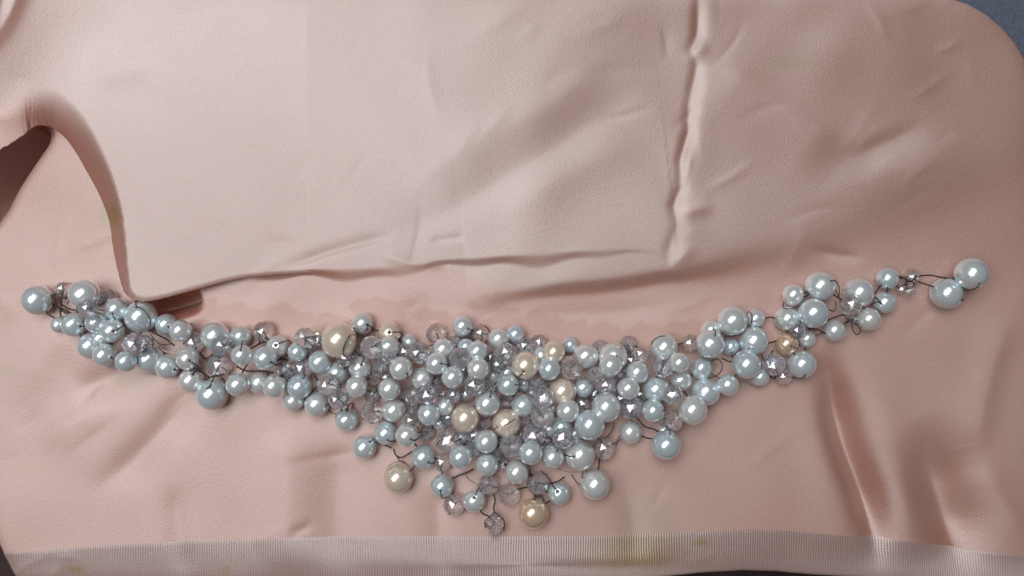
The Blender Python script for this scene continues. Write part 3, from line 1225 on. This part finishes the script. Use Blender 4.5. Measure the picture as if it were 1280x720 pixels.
# wires that can be followed one by one in the picture: (twisted, material, points, fixed height or None)
d_, s_ = M_WIRE, M_SILVER
SPEC = [
    (1, d_, [(1149, 345), (1163, 344), (1178, 347), (1196, 349), (1204, 352)], 9),
    (0, d_, [(1197, 348), (1197, 338), (1203, 328)], 20), (0, d_, [(1196, 350), (1204, 359), (1214, 361), (1222, 357)], 14),
    (0, d_, [(1203, 357), (1204, 370), (1199, 376), (1192, 374)], 19),
    (1, d_, [(1123, 345), (1131, 348), (1138, 352), (1146, 345)], 10), (0, d_, [(1132, 348), (1134, 358), (1135, 366)], 9),
    (1, d_, [(1092, 369), (1097, 362), (1101, 356)], 10), (1, d_, [(1094, 371), (1098, 376), (1102, 380)], 14),
    (1, d_, [(63, 375), (67, 381), (74, 384), (84, 389), (96, 394), (104, 397)], 12),
    (1, d_, [(74, 371), (76, 379), (84, 385), (95, 388), (104, 390)], 15), (1, d_, [(72, 383), (82, 391), (92, 392), (100, 388)], 9),
    (0, d_, [(58, 373), (63, 370), (66, 372), (65, 380)], 17), (0, d_, [(75, 372), (82, 373), (88, 369)], 16),
    (0, d_, [(74, 386), (76, 394), (82, 398)], 10), (0, d_, [(88, 360), (91, 363), (88, 372), (84, 380)], 12),
    (0, d_, [(1066, 399), (1065, 409), (1070, 418), (1075, 415), (1073, 407), (1063, 402), (1055, 394)], 7),
    (0, d_, [(1036, 351), (1044, 351), (1049, 360), (1049, 372), (1052, 380)], 24),
    (0, d_, [(1034, 386), (1042, 389), (1045, 384), (1044, 376)], 18), (1, d_, [(1028, 404), (1040, 398), (1055, 393)], 14),
    (1, d_, [(1010, 411), (1022, 412), (1032, 417)], 12), (0, s_, [(969, 403), (970, 408), (977, 413), (984, 413)], 14),
    (0, d_, [(979, 378), (980, 385), (988, 386), (998, 383), (1006, 374)], 20), (1, d_, [(1000, 372), (1008, 370), (1012, 366)], 14),
    (0, s_, [(482, 589), (487, 581), (500, 576), (510, 583), (514, 597)], None),
    (1, d_, [(492, 561), (495, 569), (502, 572), (511, 567), (517, 563)], 10), (0, d_, [(494, 568), (500, 576)], 14),
    (0, d_, [(404, 417), (403, 428), (410, 441), (424, 449), (432, 444)], None),
    (0, d_, [(429, 444), (430, 433), (437, 420), (446, 415), (458, 412), (460, 404)], None),
    (0, d_, [(443, 418), (446, 424), (444, 440)], None), (0, d_, [(447, 417), (455, 419), (466, 424), (480, 421), (496, 421), (502, 428)], 20),
    (0, s_, [(931, 475), (940, 482), (952, 482), (962, 475)], 8), (0, s_, [(926, 433), (940, 436), (957, 436)], None),
    (0, d_, [(889, 451), (898, 449), (903, 458), (898, 468), (886, 473)], 14), (1, d_, [(902, 448), (914, 452), (922, 446)], 16),
    (0, d_, [(936, 407), (933, 399), (936, 390), (940, 395), (939, 406)], None), (1, d_, [(905, 420), (916, 420), (926, 417)], 20),
    (1, d_, [(958, 430), (964, 428), (970, 426)], 18), (1, d_, [(952, 443), (956, 452), (962, 446), (966, 438)], 16),
    (0, s_, [(757, 433), (767, 431), (778, 437), (784, 448), (780, 458)], None),
    (0, d_, [(814, 442), (815, 428), (823, 421), (832, 420)], None), (0, s_, [(830, 420), (842, 422), (848, 432), (845, 441)], None),
    (0, s_, [(788, 448), (792, 438), (801, 436), (810, 442), (812, 450)], None),
    (0, s_, [(616, 485), (622, 479), (626, 471), (627, 463)], 52), (0, s_, [(608, 484), (617, 490), (624, 499), (627, 510)], 54),
    (0, s_, [(640, 495), (647, 489), (655, 491), (661, 499)], None), (0, s_, [(622, 435), (630, 432), (640, 434), (645, 441)], None),
    (0, s_, [(694, 584), (708, 589), (722, 590), (734, 583)], 16), (0, s_, [(655, 575), (661, 584), (663, 597), (659, 607)], None),
    (0, s_, [(632, 570), (645, 573), (657, 573)], 36), (0, s_, [(580, 588), (586, 599), (596, 605), (598, 612)], 18),
    (0, s_, [(543, 553), (552, 562), (562, 567)], 34), (0, s_, [(563, 523), (572, 536), (583, 541), (594, 538)], None),
    (0, d_, [(620, 538), (632, 531), (644, 524)], None), (1, d_, [(545, 558), (556, 545), (568, 552), (577, 548)], 30),
    (1, d_, [(617, 617), (619, 626), (617, 634), (618, 641)], 10), (0, d_, [(618, 640), (612, 646), (606, 652), (607, 660)], 16),
    (0, d_, [(618, 640), (624, 645), (630, 651), (630, 664)], 16), (0, d_, [(606, 657), (612, 658), (619, 656)], 22),
    (1, d_, [(565, 598), (574, 594), (583, 591), (592, 586)], 10), (1, d_, [(667, 626), (671, 620), (678, 621), (680, 628)], 24),
    (1, d_, [(688, 604), (697, 602), (706, 596)], 14), (0, d_, [(676, 588), (686, 598), (692, 606)], 12),
    (0, d_, [(714, 593), (722, 604), (728, 608)], 10), (0, d_, [(770, 556), (775, 545), (786, 541)], 12),
    (0, d_, [(756, 548), (764, 540), (768, 528)], 14), (0, s_, [(815, 533), (822, 528), (829, 523), (830, 514)], 22),
    (1, d_, [(796, 522), (806, 533), (816, 536), (824, 540)], 12), (0, s_, [(864, 470), (864, 484), (858, 492)], None),
    (0, d_, [(738, 500), (744, 492), (752, 491)], None), (1, d_, [(238, 455), (246, 462), (254, 466), (262, 472)], 18),
    (0, d_, [(240, 470), (243, 464), (250, 461)], 26), (1, d_, [(256, 476), (264, 471), (272, 470), (280, 468)], 22),
    (0, d_, [(266, 475), (262, 483), (258, 486)], None), (0, d_, [(276, 472), (282, 478), (284, 486)], None),
    (1, d_, [(250, 440), (256, 448), (262, 446), (268, 440)], 14), (1, d_, [(185, 412), (196, 418), (208, 424), (218, 432)], 18),
    (0, s_, [(196, 426), (204, 438), (216, 440), (226, 434)], 16), (0, d_, [(188, 418), (200, 430), (214, 430)], 22),
    (0, s_, [(176, 462), (184, 468), (196, 466)], 10), (0, s_, [(236, 406), (242, 405), (242, 413), (237, 418)], 16),
    (0, d_, [(294, 413), (293, 422), (295, 432)], None), (1, d_, [(296, 458), (306, 463), (316, 464), (330, 464), (342, 466)], 14),
    (1, d_, [(302, 468), (306, 460), (310, 454)], 14), (1, d_, [(317, 434), (324, 430), (331, 427)], 12),
    (0, d_, [(318, 413), (322, 411), (326, 420), (332, 428)], None), (1, d_, [(346, 452), (352, 448), (360, 450)], 14),
    (0, d_, [(342, 471), (352, 470), (360, 476)], None), (1, d_, [(394, 470), (398, 480), (390, 490)], 14),
    (0, d_, [(434, 514), (436, 506), (441, 504), (440, 510)], None), (1, d_, [(470, 552), (480, 556), (490, 560)], 12),
    (1, d_, [(503, 528), (510, 536), (519, 526)], 14), (0, d_, [(545, 430), (535, 432), (525, 428), (515, 430)], 26),
    (1, d_, [(572, 428), (582, 422), (592, 424)], 14), (0, d_, [(587, 412), (588, 420), (580, 425), (572, 428), (570, 436)], 16),
    (0, d_, [(606, 408), (611, 413), (614, 415)], 14), (0, d_, [(655, 420), (656, 426), (660, 430)], 14),
    (1, d_, [(516, 430), (508, 432), (502, 426), (498, 421)], 16), (0, s_, [(515, 432), (513, 445), (514, 452)], 30),
    (0, s_, [(470, 475), (467, 467), (466, 460)], 24), (1, d_, [(476, 476), (478, 468), (480, 462)], 18),
    (0, d_, [(171, 383), (180, 388), (187, 398), (188, 406)], None),
]
for tw, mt, pp, zz in SPEC:
    u = []
    for q in pp:
        z = zz if zz is not None else topz(*q)
        x, y = seen(q[0], q[1], z)
        u.append((x, y, z))
    wire(u, bool(tw), mt, 0.62 if tw else 0.66)
